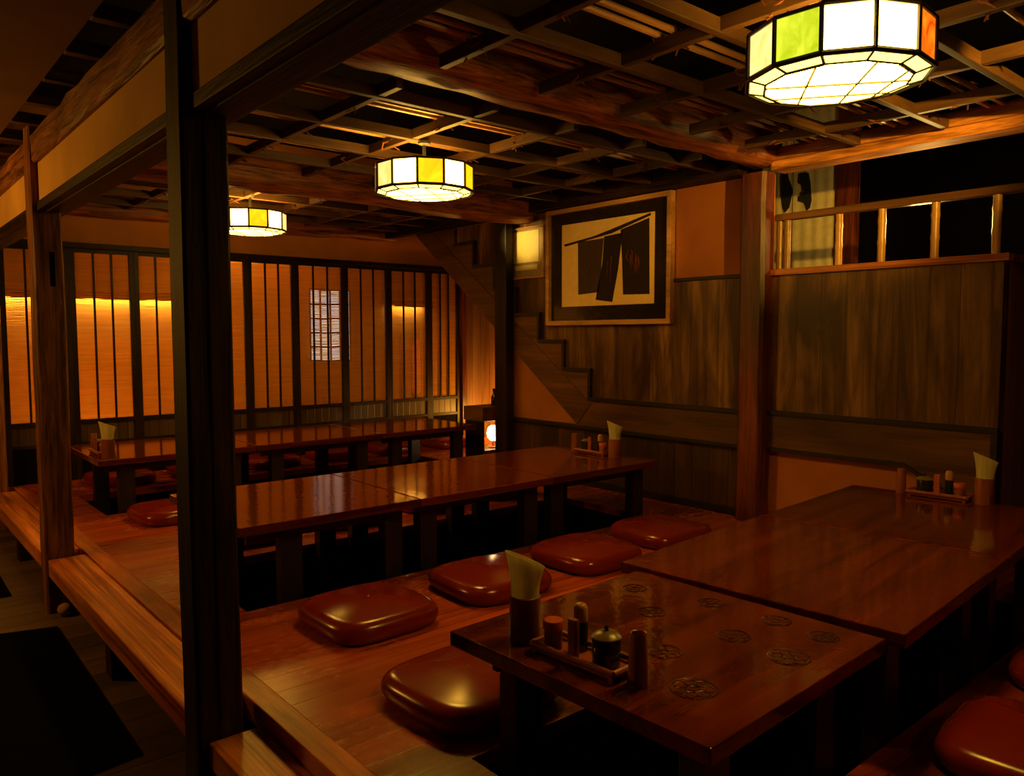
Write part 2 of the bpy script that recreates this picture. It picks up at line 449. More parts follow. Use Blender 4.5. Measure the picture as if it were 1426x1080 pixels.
log(pts, rad, 'log_beam', 'dark adzed log beam in front of the farthest lantern', M['logx'])
pts, rad = logline((.82, 6.34, 2.30), (3.95, 6.34, 2.30), 20, lambda t: .062+.006*math.sin(t*11), lambda t: .004*math.sin(t*17))
log(pts, rad, 'log_beam', 'reddish log beam above the plaster over the reed screens', M['logx'])
tag(MB().box(3.81, 3.90, 2.545, 6.28, 2.25, 2.37, .012).build('wall_plate_beam', M['oldy']), 'dark beam along the top of the stair wall above the pictures', 'beam')
m = MB().box(3.83, 3.97, -1.2, 2.36, 2.245, 2.295, .008).box(3.835, 3.97, -1.2, 2.36, 2.297, 2.365, .008)
tag(m.build('split_beam', wood('split_beam_wood', (.25,.085,.02), (.85,.36,.085), 'y', 22, .55, .9, .10, 0, .38, .62, .2)), 'split brown beam above the bamboo railing', 'beam')

# ------------------------------------------------------------------ coffered ceiling lattice bays
def lattice(name, label, ys, y0, y1, xs, xa=.84, xb=3.80, lower=2.285):
    t = thing(name, label, 'ceiling lattice', ((xa+xb)/2, (y0+y1)/2, lower), 'ceiling lattice bays')
    for y in ys:
        MB().box(xa, xb, y-.015, y+.015, lower, lower+.046, .003).build('lattice_board', M['slatx'], t)
    for x in xs:
        e = sorted([y0] + ys + [y1])
        m = MB()
        m.box(x-.015, x+.015, y0, y1, lower+.004, lower+.050, .003)
        m.build('cross_board', M['slaty'], t)
    gy = sorted(ys); mids = [(a+b)/2 for a, b in zip(gy, gy[1:])]
    if gy[0]-y0 > .3: mids.insert(0, (gy[0]+y0)/2)
    if y1-gy[-1] > .3: mids.append((gy[-1]+y1)/2)
    for y in mids:
        for d in (-.028, .028):
            pts = []; rr = []
            n = 16
            for i in range(n+1):
                pts.append((xa+(xb-xa)*i/n, y+d+random.uniform(-.002, .002), lower+.063)); rr.append(.0115)
            MB().tube(pts, rr, 8).build('bamboo_pole', M['bamboo'], t, smooth=True)
        for x in xs:
            m = MB()
            for k in range(3):
                px = x + (k-1)*.012
                ring = []
                for i in range(11):
                    a = 2*PI*i/10
                    ring.append((px+random.uniform(-.004, .004), y+.046*math.cos(a), lower+.054+.03*math.sin(a)))
                m.tube(ring, .005, 5)
            for k in range(3):
                p0 = Vector((x+random.uniform(-.02, .02), y+random.uniform(-.04, .04), lower+.03))
                m.tube([p0, p0+Vector((random.uniform(-.03, .03), random.uniform(-.03, .03), -.012)), p0+Vector((random.uniform(-.05, .05), random.uniform(-.05, .05), -.035))], [.006, .005, .003], 5)
            m.build('rope_tie', M['rope'], t, smooth=True)
    return t
XS = [1.22, 1.62, 2.085, 2.55, 3.02, 3.47]
lattice('ceiling_lattice', 'board lattice with bamboo poles around the largest lantern', [-.2, .22, .65, 1.07, 1.47, 1.87], -.6, 2.275, XS)
lattice('ceiling_lattice', 'board lattice with bamboo poles above the middle lantern', [2.70, 3.17, 3.57, 3.98], 2.55, 4.31, XS)
lattice('ceiling_lattice', 'board lattice with bamboo poles above the farthest lantern', [4.79, 5.20, 5.62, 6.04], 4.54, 6.25, XS)

# ------------------------------------------------------------------ stained-glass drum lanterns
def lantern(colors, label, loc, rot):
    t = thing('stained_glass_lantern', label, 'lantern', (0, 0, 0), 'stained glass lanterns')
    r, h, n = .234, .116, 12
    P = lambda k, rr, z: Vector((rr*math.cos(2*PI*k/n), rr*math.sin(2*PI*k/n), z))
    fr = MB()
    for k in range(n):
        fr.tube([P(k, r, 0), P(k, r, h)], .0062, 6)
        fr.tube([P(k, r, 0), P(k+1, r, 0)], .0072, 6); fr.tube([P(k, r, h), P(k+1, r, h)], .0055, 6)
        fr.tube([P(k, r, 0), P(k, r*.80, -.012)], .0036, 5)
        fr.tube([P(k, r*.80, -.012), P(k+1, r*.80, -.012)], .0036 if k % 3 else .0055, 5)
    ri = r*.80
    for a, b in ((1.2, 8.3), (2.4, 6.8), (10.6, 4.7), (11.7, 3.5), (0.3, 9.6)):
        fr.tube([P(a, ri*.985, -.0135), P(b, ri*.985, -.0135)], .0028, 5)
    fr.build('lead_frame', M['came'], t)
    for k in range(n):
        m = MB()
        a, b = P(k, r-.002, .003), P(k+1, r-.002, .003)
        nrm = ((a+b)/2); nrm.z = 0; nrm.normalize()
        vs = [m.bm.verts.new(v) for v in (a, b, b+Vector((0, 0, h-.006)), a+Vector((0, 0, h-.006)))]
        ws = [m.bm.verts.new(v.co - nrm*.003) for v in vs]
        m.bm.faces.new(vs); m.bm.faces.new(list(reversed(ws)))
        for i in range(4): m.bm.faces.new((vs[i], ws[i], ws[(i+1) % 4], vs[(i+1) % 4]))
        m.build('glass_panel', M['glass_'+colors[k]], t, label={'white': 'milk white glass', 'cream': 'cream glass', 'amber': 'amber glass', 'green': 'green glass', 'red': 'red glass'}[colors[k]])
    for k in range(n):
        m = MB()
        q = [P(k, r-.004, 0), P(k+1, r-.004, 0), P(k+1, r*.80, -.012), P(k, r*.80, -.012)]
        vs = [m.bm.verts.new(v) for v in q]; ws = [m.bm.verts.new(v.co+Vector((0, 0, .003))) for v in vs]
        m.bm.faces.new(vs); m.bm.faces.new(list(reversed(ws)))
        for i in range(4): m.bm.faces.new((vs[i], ws[i], ws[(i+1) % 4], vs[(i+1) % 4]))
        m.build('rim_panel', M['glass_rim'], t)
    m = MB(); m.prism([(P(k, ri, 0).x, P(k, ri, 0).y) for k in range(n)], 'z', -.012, -.009)
    m.build('base_panel', M['glass_base'], t)
    m = MB()
    for a in (0, PI/2):
        d = Vector((math.cos(a), math.sin(a), 0))*r
        m.tube([-d+Vector((0, 0, h)), d+Vector((0, 0, h))], .005, 6)
    m.tube([(0, 0, .08), (0, 0, .2395)], .009, 8); m.lathe([(0, .239), (.03, .239), (.03, .225), (0, .215)], 16)
    m.lathe([(0, .085), (.02, .08), (.022, .05), (0, .048)], 12)
    m.build('hanger', M['came'], t)
    t.location = loc; t.rotation_euler = (0, 0, rot)
    ld = bpy.data.lights.new('bulb', 'POINT'); ld.energy = BULB; ld.color = (1, .44, .06); ld.shadow_soft_size = .03
    lo = bpy.data.objects.new('bulb', ld); COL.objects.link(lo); lo.location = Vector(loc)+Vector((0, 0, .132))
    return t
BULB = 1.5
W, C_, A_, G_, R_ = 'white', 'cream', 'amber', 'green', 'red'
# panel k spans angles 30k..30k+30 degrees (after rotation); the side facing the camera is about 210..270
lantern([A_, W, A_, W, R_, C_, G_, W, W, R_, A_, W], 'largest stained glass drum lantern, with green and red panels, over the nearest tables', (2.045, 1.07, 2.045), math.radians(-11))
lantern([W, R_, W, W, C_, W, C_, W, A_, W, A_, W], 'middle stained glass drum lantern with one yellow panel facing the aisle', (2.143, 3.165, 2.05), math.radians(-12))
lantern([W, R_, W, W, C_, W, W, W, A_, W, C_, W], 'farthest stained glass drum lantern half hidden by the thick dark post', (2.11, 5.19, 2.07), math.radians(5))

# ------------------------------------------------------------------ stair wall (X = 3.9)
Y0, Y1 = 2.53, 4.60
RISE, RUN = .1965, .2585
NOSE = [(3.738 + RUN*i, 1.127 + RISE*i) for i in range(9)]
low = lambda y: .746 + .747*(y-3.853)
m = MB()
m.prism([(2.40, .93), (3.745, .93), (4.70, .93+.757*.955), (4.70, 2.25), (3.04, 2.25), (3.04, 1.695), (2.40, 1.695)], 'x', XW, XW+.05)
m.prism([(4.70, 1.45), (5.74, 2.249), (4.70, 2.249)], 'x', XW, XW+.05)
struct(m.build('wall_right', M['cedar']), 'streaked cedar plank wall beside the staircase')
struct(bx('wall_plaster_upper', M['red_plaster'], XW+.004, XW+.05, 2.40, 3.04, 1.695, 2.25, bev=0), 'red-brown plaster above the planks between the large picture and the red post')
struct(bx('trim_3', M['edge'], XW-.012, XW+.01, 2.53, 3.05, 1.69, 1.712), 'dark cap strip on top of the plank wall beside the large picture', 'trim')
m = MB().prism([(3.80, .73), (4.62, .73), (4.62, 1.36)], 'x', XW+.004, XW+.05)
struct(m.build('wall_plaster_lower', M['red_plaster']), 'red-brown plaster triangle under the stair stringer')
struct(bx('wall_wainscot', M['wainscot'], XW, XW+.05, 2.40, 4.70, ZP-.02, .735, bev=0), 'dark plank wainscot under the stair rail')
struct(bx('trim_4', M['edge'], XW-.03, XW+.02, 2.535, 4.605, .715, .742), 'dark rail above the wainscot', 'trim')
struct(bx('baseboard_right', M['framey'], XW-.02, XW+.01, 2.535, 4.605, ZP, ZP+.045), 'dark baseboard under the wainscot', 'baseboard')

st = thing('staircase', 'closed wooden staircase with a zigzag edge climbing past the pictures', 'staircase', (XW-.02, 3.74, .74))
poly = [(2.535, .742), (3.853, .742)]
poly += [(5.85, low(5.85))]
top = []
for i, (y, z) in enumerate(NOSE):
    if z > 2.3: break
    top.append((y, z))
zig = [(2.535, .93), (3.738, .93)]
for (y, z) in top:
    zig += [(y, z), (y+RUN, z)]
zig += [(zig[-1][0], 2.246), (5.85, 2.246)]
poly = poly + list(reversed(zig))
MB().prism(poly, 'x', XW-.028, XW-.001).build('stringer', M['stringer'], st)
m = MB().prism([(3.85, .750), (3.86, .757), (5.84, low(5.84)+.004), (5.60, low(5.60)+.195), (3.72, .93-.035)], 'x', XW-.036, XW-.0275)
m.build('stringer_board', M['stringer'], st)
prev = .93
for i, (y, z) in enumerate(top):
    bx('riser', M['edge'], XW-.038, XW-.02, y-.012, y+.012, prev+.0, z, bev=.002, parent=st)
    bx('tread', M['edge'], XW-.042, XW-.02, y-.02, y+RUN, z-.012, z+.014, bev=.002, parent=st)
    prev = z
bx('landing_edge', M['edge'], XW-.042, XW-.02, 2.54, 3.74, .918, .944, bev=.002, parent=st)

# corner post and red post
tag(MB().box(3.785, 3.857, 4.525, 4.66, ZP, 2.249, .006).build('timber_post', M['framez']), 'slim near-black post on the stair wall left of the small picture', 'post')
rp = MB(); n = 12; rings = []
for i in range(n+1):
    z = ZP + (2.245-ZP)*i/n
    e = .018
    y0, y1, x0, x1 = 2.375, 2.53, 3.80, 3.899
    j = [random.uniform(-.003, .003) for _ in range(2)]
    ring = [(x0+e, y0), (x1, y0), (x1, y1), (x0+e, y1), (x0, y1-e), (x0, y0+e)]
    rings.append([rp.bm.verts.new((x+j[0], y+j[1], z)) for x, y in ring])
for a, b in zip(rings, rings[1:]):
    for k in range(6): rp.bm.faces.new((a[k], a[(k+1) % 6], b[(k+1) % 6], b[k]))
rp.bm.faces.new(list(reversed(rings[0]))); rp.bm.faces.new(rings[-1])
tag(rp.build('timber_post', M['redpost']), 'polished reddish post between the picture wall and the bamboo railing', 'post')

# right part under the railing
struct(bx('wall_railing', M['cedar'], XW, XW+.07, 1.245, 2.40, .93, 1.69, bev=0), 'cedar plank half wall under the bamboo railing')
struct(bx('wall_return', M['cedar_x'], XW+.07, 5.6, 1.245, 1.31, ZP-.02, 1.69, bev=0), 'plank return of the half wall at the far right')
struct(bx('wall_end', M['wainscot'], XW-.0, XW+.07, 1.245, 1.40, ZP-.02, .93, bev=0), 'dark boards at the lower end of the half wall')
struct(bx('wall_plaster_right', M['red_plaster'], XW+.01, XW+.07, 1.40, 2.40, ZP-.02, .76, bev=0), 'pale brown plaster below the plank half wall')
o = MB().prism([(2.375, .742), (1.64, .742), (1.37, .60), (1.26, .60), (1.26, .932), (2.375, .932)], 'x', XW-.02, XW+.02).build('landing_board', M['stringer'])
tag(o, 'horizontal brown board below the plank half wall beside the red post', 'board')
m = MB()
m.box(XW-.034, XW, 1.235, 2.375, .928, .950).box(XW-.034, XW, 1.235, 1.262, .59, .93)
m.prism([(2.375, .727), (1.635, .727), (1.36, .585), (1.235, .585), (1.235, .605), (1.365, .605), (1.64, .748), (2.375, .748)], 'x', XW-.034, XW)
struct(m.build('trim_5', M['edge']), 'dark edging around the horizontal brown board', 'trim')
struct(MB().prism([(XW-.025, 1.22), (5.6, 1.22), (5.6, 1.335), (XW+.09, 1.335), (XW+.09, 2.375), (XW-.025, 2.375)], 'z', 1.69, 1.722).build('trim_6', M['stepy']), 'brown sill capping the plank half wall', 'trim')

rl = thing('bamboo_railing', 'railing of bamboo uprights under a dark handrail on the plank half wall', 'railing', (3.93, 1.8, 1.722))
MB().box(3.905, 3.955, -.2, 2.375, 1.985, 2.022, .006).build('handrail', M['stringer'], rl)
for y in (2.355, 2.31, 2.02, 1.80, 1.55, 1.29):
    pts, rr = [], []
    n = 13
    for i in range(n+1):
        z = 1.722 + (1.986-1.722)*i/n
        pts.append((3.93, y, z)); rr.append(.0185 + (.0025 if i in (5, 10) else 0))
    MB().tube(pts, rr, 12).build('baluster', M['bamboo_z'], rl, smooth=True)

# stair landing seen above the railing
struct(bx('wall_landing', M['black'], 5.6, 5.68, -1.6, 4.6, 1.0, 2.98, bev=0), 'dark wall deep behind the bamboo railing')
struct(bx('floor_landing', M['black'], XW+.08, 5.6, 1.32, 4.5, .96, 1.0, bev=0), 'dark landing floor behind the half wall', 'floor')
struct(bx('wall_landing_side', M['black'], XW+.06, 5.6, 3.1, 3.16, 1.0, 2.98, bev=0), 'dark wall behind the pale curtain')  # plaster wall turned black to stay dark where lamps reach it
struct(MB().box(4.87, 4.95, 2.41, 2.525, 1.0, 2.98, .004).build('trim_7', M['redpost']), 'brown door jamb beside the pale curtain', 'trim')
m = MB()
def curtain(y0, y1, z0, z1, x, amp, ny=26, nz=10):
    g = []
    for i in range(ny+1):
        y = y0+(y1-y0)*i/ny
        row = []
        for k in range(nz+1):
            z = z0+(z1-z0)*k/nz
            a = amp*(1.25-.5*k/nz)
            row.append((x+a*math.sin(i*.95+.2*math.sin(k*.7)), y, z))
        g.append(row)
    f = [[m.bm.verts.new(p) for p in r] for r in g]
    b = [[m.bm.verts.new((p[0]+.003, p[1], p[2])) for p in r] for r in g]
    for i in range(ny):
        for k in range(nz):
            m.bm.faces.new((f[i][k], f[i+1][k], f[i+1][k+1], f[i][k+1])); m.bm.faces.new((b[i][k], b[i][k+1], b[i+1][k+1], b[i+1][k]))
    for k in range(nz):
        m.bm.faces.new((f[0][k], f[0][k+1], b[0][k+1], b[0][k])); m.bm.faces.new((f[ny][k], b[ny][k], b[ny][k+1], f[ny][k+1]))
    for i in range(ny):
        m.bm.faces.new((f[i][0], b[i][0], b[i+1][0], f[i+1][0])); m.bm.faces.new((f[i][nz], f[i+1][nz], b[i+1][nz], b[i][nz]))
ct = thing('split_curtain', 'pale linen door curtain with black brush marks behind the bamboo railing', 'curtain', (4.9, 2.75, 1.05))
curtain(2.53, 2.845, 1.05, 2.9, 4.90, .0025); m.build('curtain_panel', M['curtain'], ct, smooth=True)
m = MB(); curtain(2.852, 3.08, 1.05, 2.9, 4.90, .0025); m.build('curtain_panel', M['curtain'], ct, smooth=True)
MB().tube([(4.9, 2.50, 2.91), (4.9, 3.10, 2.91)], .014, 10).build('rod', M['bamboo'], ct, smooth=True)
for poly in ([(2.90, 2.60), (2.875, 2.42), (2.85, 2.36), (2.84, 2.33), (2.865, 2.22), (2.895, 2.19), (2.915, 2.25), (2.925, 2.42)],
             [(2.79, 2.43), (2.73, 2.43), (2.715, 2.36), (2.705, 2.25), (2.715, 2.20), (2.735, 2.185), (2.755, 2.24), (2.80, 2.255), (2.795, 2.285), (2.76, 2.31), (2.765, 2.35), (2.795, 2.37)],
             [(2.86, 2.74), (2.80, 2.80), (2.76, 2.72), (2.74, 2.64), (2.78, 2.62), (2.83, 2.66)]):
    MB().prism(poly, 'x', 4.886, 4.889).build('brush_mark', M['curtain_ink'], ct)

# ------------------------------------------------------------------ pictures
def frame_bars(m, x0, x1, ya, yb, za, zb, w):
    m.box(x0, x1, ya, yb, za, za+w, .004); m.box(x0, x1, ya, yb, zb-w, zb, .004)
    m.box(x0, x1, ya, ya+w, za+w, zb-w, .004); m.box(x0, x1, yb-w, yb, za+w, zb-w, .004)
pic = thing('framed_print', 'large gilt framed print of dark shop curtains hanging from a pole', 'picture', (3.88, 3.6, 1.44))
m = MB(); frame_bars(m, 3.855, 3.9, 3.045, 4.165, 1.435, 2.245, .032); m.build('frame', M['gilt'], pic)
bx('mount', M['mount'], 3.884, 3.898, 3.07, 4.14, 1.46, 2.22, bev=0, parent=pic)
bx('print_paper', M['print'], 3.880, 3.885, 3.19, 4.02, 1.565, 2.135, bev=0, parent=pic)
xk = 3.8775
MB().prism([(4.0, 2.000), (3.985, 1.985), (3.55, 2.035), (3.22, 2.115), (3.22, 2.130), (3.55, 2.062), (3.72, 2.03)], 'x', xk-.001, xk+.004).build('printed_pole', M['ink'], pic)
for pl, mt in (([(3.86, 2.005), (3.62, 2.01), (3.66, 1.655), (3.855, 1.645)], 'ink_olive'),
               ([(3.615, 2.02), (3.455, 2.03), (3.49, 1.80), (3.54, 1.585), (3.69, 1.605), (3.63, 1.85)], 'ink'),
               ([(3.47, 2.05), (3.232, 2.10), (3.225, 1.625), (3.445, 1.63), (3.455, 1.85)], 'ink')):
    MB().prism(pl, 'x', xk, xk+.004).build('printed_curtain', M[mt], pic)
def stroke(*p):
    MB().tube(list(p), [.0022]+[.0028]*(len(p)-2)+[.001], 5).build('brush_stroke', M['ink_red'], pic)
for i in range(9):
    y = 3.36 + random.uniform(-.05, .05); z = 1.93 - random.uniform(0, .1)
    stroke((xk-.001, y, z), (xk-.001, y+random.uniform(-.02, .02), z-.05), (xk-.001, y+random.uniform(-.03, .03), z-.1))
for i in range(4):
    y = 3.57 + random.uniform(-.03, .03); z = 1.9 - random.uniform(0, .1)
    stroke((xk-.001, y, z), (xk-.001, y+.01, z-.12))
for i in range(3):
    y = 3.80 + random.uniform(-.02, .02); z = 1.85 - i*.04
    stroke((xk-.001, y, z), (xk-.001, y-.02, z-.05))
sp = thing('framed_sign', 'small framed pale yellow sign beside the larger gilt framed print', 'picture', (3.88, 4.4, 1.79))
m = MB(); frame_bars(m, 3.872, 3.9, 4.205, 4.605, 1.785, 2.165, .014); m.build('frame', M['gilt'], sp)
bx('border', M['sign_edge'], 3.884, 3.898, 4.215, 4.595, 1.795, 2.155, bev=0, parent=sp)
bx('sign_paper', M['sign'], 3.881, 3.885, 4.265, 4.55, 1.905, 2.135, bev=0, parent=sp)
bx('caption_strip', M['sign'], 3.881, 3.885, 4.28, 4.53, 1.85, 1.885, bev=0, parent=sp)

# ------------------------------------------------------------------ reed screen wall (Y = 6.4)
XB = [.82, 1.252, 1.684, 2.115, 2.56, 2.975, 3.45, 3.908, 4.365, 4.73]
SCR = ['leftmost reed screen panel, partly behind the mortised post', 'second reed screen panel from the left, beside the mortised post', 'third reed screen panel from the left, half behind the thick dark post',
       'reed screen panel hidden behind the thick dark post', 'reed screen panel just right of the thick dark post', 'reed screen panel with the pale lattice window glowing behind it',
       'reed screen panel right of the pale window glow', 'reed screen panel with a red glow behind it', 'rightmost reed screen panel beside the stair stringer']
for i in range(9):
    a, b = XB[i], XB[i+1]
    t = thing('reed_screen', SCR[i], 'screen', ((a+b)/2, YS, ZP), 'reed screens along the back')
    ya, yb = YS-.018, YS+.018
    zt, zb = 1.972, .757
    for q in (a, b-.034):
        bx('stile', M['framez'], q, q+.034, ya, yb, ZP, 2.0, parent=t, bev=.002)
    bx('top_rail', M['framex'], a+.034, b-.034, ya, yb, zt, 2.0, parent=t, bev=.002)
    bx('middle_rail', M['framex'], a+.034, b-.034, ya, yb, zb-.03, zb, parent=t, bev=.002)
    bx('bottom_rail', M['framex'], a+.034, b-.034, ya, yb, .57, .595, parent=t, bev=.002)
    w = b-a-.068
    for k in (1, 2):
        x = a+.034+w*k/3
        bx('bar', M['framez'], x-.007, x+.007, ya, ya+.014, zb, zt, parent=t, bev=0)
    m = MB()
    pitch = .0125; nz = int((zt-zb)/pitch); nx = 5
    ph = random.uniform(0, 6)
    for k in range(nz):
        z0 = zb + k*pitch
        cols = []
        for j in range(nx+1):
            x = a+.034+w*j/nx
            dz = .004*math.sin(j*1.3+ph+k*.05) + random.uniform(-.0012, .0012)
            hh = .0088+random.uniform(-.001, .001)
            cols.append([m.bm.verts.new((x, yy, z0+dz+zz)) for yy, zz in ((YS+.002, 0), (YS+.002, hh), (YS+.005, hh), (YS+.005, 0))])
        for p, q in zip(cols, cols[1:]):
            for c in range(4): m.bm.faces.new((p[c], p[(c+1) % 4], q[(c+1) % 4], q[c]))
        m.bm.faces.new(cols[0]); m.bm.faces.new(list(reversed(cols[-1])))
    m.build('reed_blind', M['reed'], t)
    bx('kick_panel', M['kick'], a+.034, b-.034, YS-.004, YS+.008, .595, zb-.03, parent=t, bev=0)
    bx('base_panel', M['black'], a+.034, b-.034, YS-.004, YS+.008, ZP, .57, parent=t, bev=0)
tag(bx('header_rail', M['framex'], .80, 4.76, YS-.035, YS+.035, 2.0, 2.04), 'dark header rail above the reed screens', 'rail')
struct(bx('wall_back', M['brightened_plaster'], .72, 5.45, YS, YS+.06, 2.04, 2.98, bev=0), 'red-brown plaster above the reed screens')
struct(MB().box(4.74, 4.80, YS-.05, YS+.04, ZP, 2.04, .004).build('trim_8', M['redpost']), 'reddish corner jamb right of the reed screens', 'trim')
struct(bx('wall_alcove_back', M['cedar_x'], 4.80, 5.45, YS, YS+.05, ZP, 2.04, bev=0), 'amber plank wall under the stairs lit by an added light')
struct(bx('wall_alcove_side', M['red_plaster'], 5.40, 5.45, 3.2, YS, ZP, 2.04, bev=0), 'dim side wall under the stairs')
# corridor behind the screens
struct(bx('wall_corridor', M['corridor'], .2, 5.5, 7.02, 7.08, ZP-.02, 2.98, bev=0), 'plaster wall of the corridor behind the reed screens')
for nm, a, b in (('corridor_pelmet', .60, 2.35), ('corridor_pelmet', 4.28, 4.75)):
    o = MB().box(a, b, 6.86, 7.02, 1.685, 1.72).box(a, b, 6.86, 6.875, 1.66, 1.70).build(nm, M['framex'])  # valance boards hiding the strip lights that wash the corridor wall
    tag(o, 'long dark pelmet behind the left reed screens' if a < 2 else 'short dark pelmet behind the right reed screens', 'pelmet', 'pelmets behind the reed screens')
wn = thing('window_1', 'pale lit paper window with a muntin grid behind the reed screens', 'window', (3.62, 7.0, 1.12)); wn['kind'] = 'structure'
bx('pane', M['cool'], 3.41, 3.83, 7.005, 7.018, 1.125, 1.80, bev=0, parent=wn)
m = MB(); frame_bars(m, 6.985, 7.02, 0, 1, 0, 1, .1); m.bm.free()
m = MB()
for x in (3.405, 3.515, 3.62, 3.725, 3.835): m.box(x-.008, x+.008, 6.992, 7.006, 1.115, 1.81)
for z in (1.12, 1.255, 1.39, 1.53, 1.67, 1.81): m.box(3.40, 3.84, 6.992, 7.006, z-.008, z+.008)
m.build('window_frame', M['framez'], wn)
tl = thing('red_lantern', 'red paper lantern glowing behind the eighth reed screen', 'lantern', (4.48, 6.80, ZP))
MB().lathe([(0, .76), (.03, .76), (.045, .80), (.045, 1.28), (.03, 1.33), (0, 1.33)], 16, (4.48, 6.80, 0)).build('paper_shade', M['redlight'], tl, smooth=True)
MB().tube([(4.48, 6.8, ZP), (4.48, 6.8, .765)], .012, 8).lathe([(0, ZP), (.08, ZP), (.08, ZP+.015), (0, ZP+.015)], 16, (4.48, 6.8, 0)).build('stand', M['framez'], tl)

# ------------------------------------------------------------------ low tables
def low_table(sx, sy, label, loc, rz, legs=(.14, .14), thick=.036, top=.65):
    t = thing('low_table', label, 'table', (0, 0, 0), 'low lacquered tables in rows')
    h = top+.12       # from the bottom of the leg well
    MB().box(-sx/2, sx/2, -sy/2, sy/2, h-thick, h, .004).build('tabletop', M['table'], t)
    for e in (-1, 1):
        MB().box(-sx/2+.06, sx/2-.06, e*(sy/2-.10)-.01, e*(sy/2-.10)+.01, h-thick-.05, h-thick).build('apron', M['table_leg'], t)
    for q, l in ((-1, legs[0]), (1, legs[1])):
        x = q*(sx/2-l)
        for yy in (-1, 1):
            y = yy*(sy/2-.105)
            MB().box(x-.045, x+.045, y-.03, y+.03, 0, h-thick, .004).build('leg', M['table_leg'], t)
    t.location = (loc[0], loc[1], -.12); t.rotation_euler = (0, 0, rz)
    return t
RZ = math.radians(4.2)
def rowA(dx, dy, o=(1.117, .785)):
    return (o[0]+dx*math.cos(RZ)-dy*math.sin(RZ), o[1]+dx*math.sin(RZ)+dy*math.cos(RZ))
R1 = math.radians(2.0)
c1 = (1.117+.365*math.cos(R1)-.37*math.sin(R1), .782+.365*math.sin(R1)+.37*math.cos(R1))
T1 = low_table(.73, .74, 'nearest low lacquered table, with carved flower roundels and a condiment tray', c1, R1)
def roundel(x, y, s):
    m = MB(); z = .77
    def ringtube(r, rad, n=28):
        m.tube([(x+r*math.cos(2*PI*i/n), y+r*math.sin(2*PI*i/n), z) for i in range(n+1)], rad, 5)
    ringtube(s, .0014); ringtube(s*.22, .0014, 14)
    for k in range(7):
        a = 2*PI*k/7
        cx, cy = x+.6*s*math.cos(a), y+.6*s*math.sin(a)
        m.tube([(cx+.28*s*math.cos(2*PI*i/14), cy+.28*s*math.sin(2*PI*i/14), z) for i in range(15)], .0013, 5)
    m.build('carved_roundel', M['carving'], T1)
inv = lambda wx, wy: ((wx-c1[0])*math.cos(R1)+(wy-c1[1])*math.sin(R1), -(wx-c1[0])*math.sin(R1)+(wy-c1[1])*math.cos(R1))
T1.location = (0, 0, 0); T1.rotation_euler = (0, 0, 0)
for wx, wy, s in ((1.387, 1.10, .040), (1.285, .943, .048), (1.74, 1.226, .036), (1.566, 1.285, .038), (1.587, 1.053, .040), (1.574, .90, .046), (1.755, 1.04, .036), (1.745, .91, .036), (1.68, 1.44, .034)):
    lx, ly = inv(wx, wy); roundel(lx, ly, s)
T1.location = (c1[0], c1[1], -.12); T1.rotation_euler = (0, 0, R1)
c2 = rowA(1.214, .3575); c3 = rowA(2.109, .3575)
low_table(.905, .845, 'plain low lacquered table just beyond the carved one', c2, RZ, top=.66)
low_table(.875, .845, 'low lacquered table beside the half wall, with napkins and condiments', c3, RZ, top=.66)
B = [(1.09, 1.895), (1.90, 2.705), (2.71, 3.53)]
LB = ['middle row low table nearest the aisle, behind the thick dark post', 'middle table of the middle row, with legs in the dark well', 'middle row low table beside the stair wall, with a napkin cup']
for (a, b), lab, lg in zip(B, LB, ((.24, .09), (.09, .09), (.09, .09))):
    low_table(b-a, .835, lab, ((a+b)/2, 3.273), 0, lg)
Cc = [(1.08, 2.02), (2.025, 2.96), (2.965, 3.83)]
LC = ['back row low table nearest the aisle, with a napkin cup at its end', 'middle table of the back row, mirroring the reed screens', 'back row low table beside the small cabinet lamp']
for (a, b), lab in zip(Cc, LC):
    low_table(b-a, .83, lab, ((a+b)/2, 5.37), 0, (.17, .12))

# ------------------------------------------------------------------ floor cushions
def cushion(s=.435, h=.1):
    t = thing('floor_cushion', 'x', 'cushion')
    m = MB(); nr, ns = 14, 64
    def pt(r, th, z):
        e = 2/4.0
        c, s_ = math.cos(th), math.sin(th)
        return (r*math.copysign(abs(c)**e, c), r*math.copysign(abs(s_)**e, s_), z)
    prof = [(0, .0, 1), ]
    prof = []
    a = s/2
    for i in range(8):   # bottom to rim
        q = -PI/2 + PI/2*i/7
        prof.append((a-.028+.028*math.cos(q), .040+.040*math.sin(q)))
    for i in range(1, 8):
        q = PI/2*i/7
        prof.append((a-.045+.045*math.cos(q), .040+.040*math.sin(q)))
    for i in range(1, 13):
        u = i/12
        r = (a-.045)*(1-u)
        prof.append((max(r, 0), .080+.017*math.sin(PI/2*u)))
    rings = []
    for r, z in prof:
        if r < 1e-4: rings.append([m.bm.verts.new((0, 0, z))])
        else:
            rings.append([m.bm.verts.new(pt(r, 2*PI*k/ns, z)) for k in range(ns)])
    m.bm.faces.new(list(reversed(rings[0])))
    for A, Bq in zip(rings, rings[1:]):
        for k in range(ns):
            k2 = (k+1) % ns
            if len(Bq) == 1: m.bm.faces.new((A[k], A[k2], Bq[0]))
            else: m.bm.faces.new((A[k], A[k2], Bq[k2], Bq[k]))
    m.build('cover', M['vinyl'], t, smooth=True)
    MB().lathe([(0, .0955), (.006, .0955), (.007, .097), (.004, .0985), (0, .0988)], 16).build('button', M['vinyl'], t, smooth=True)
    return t
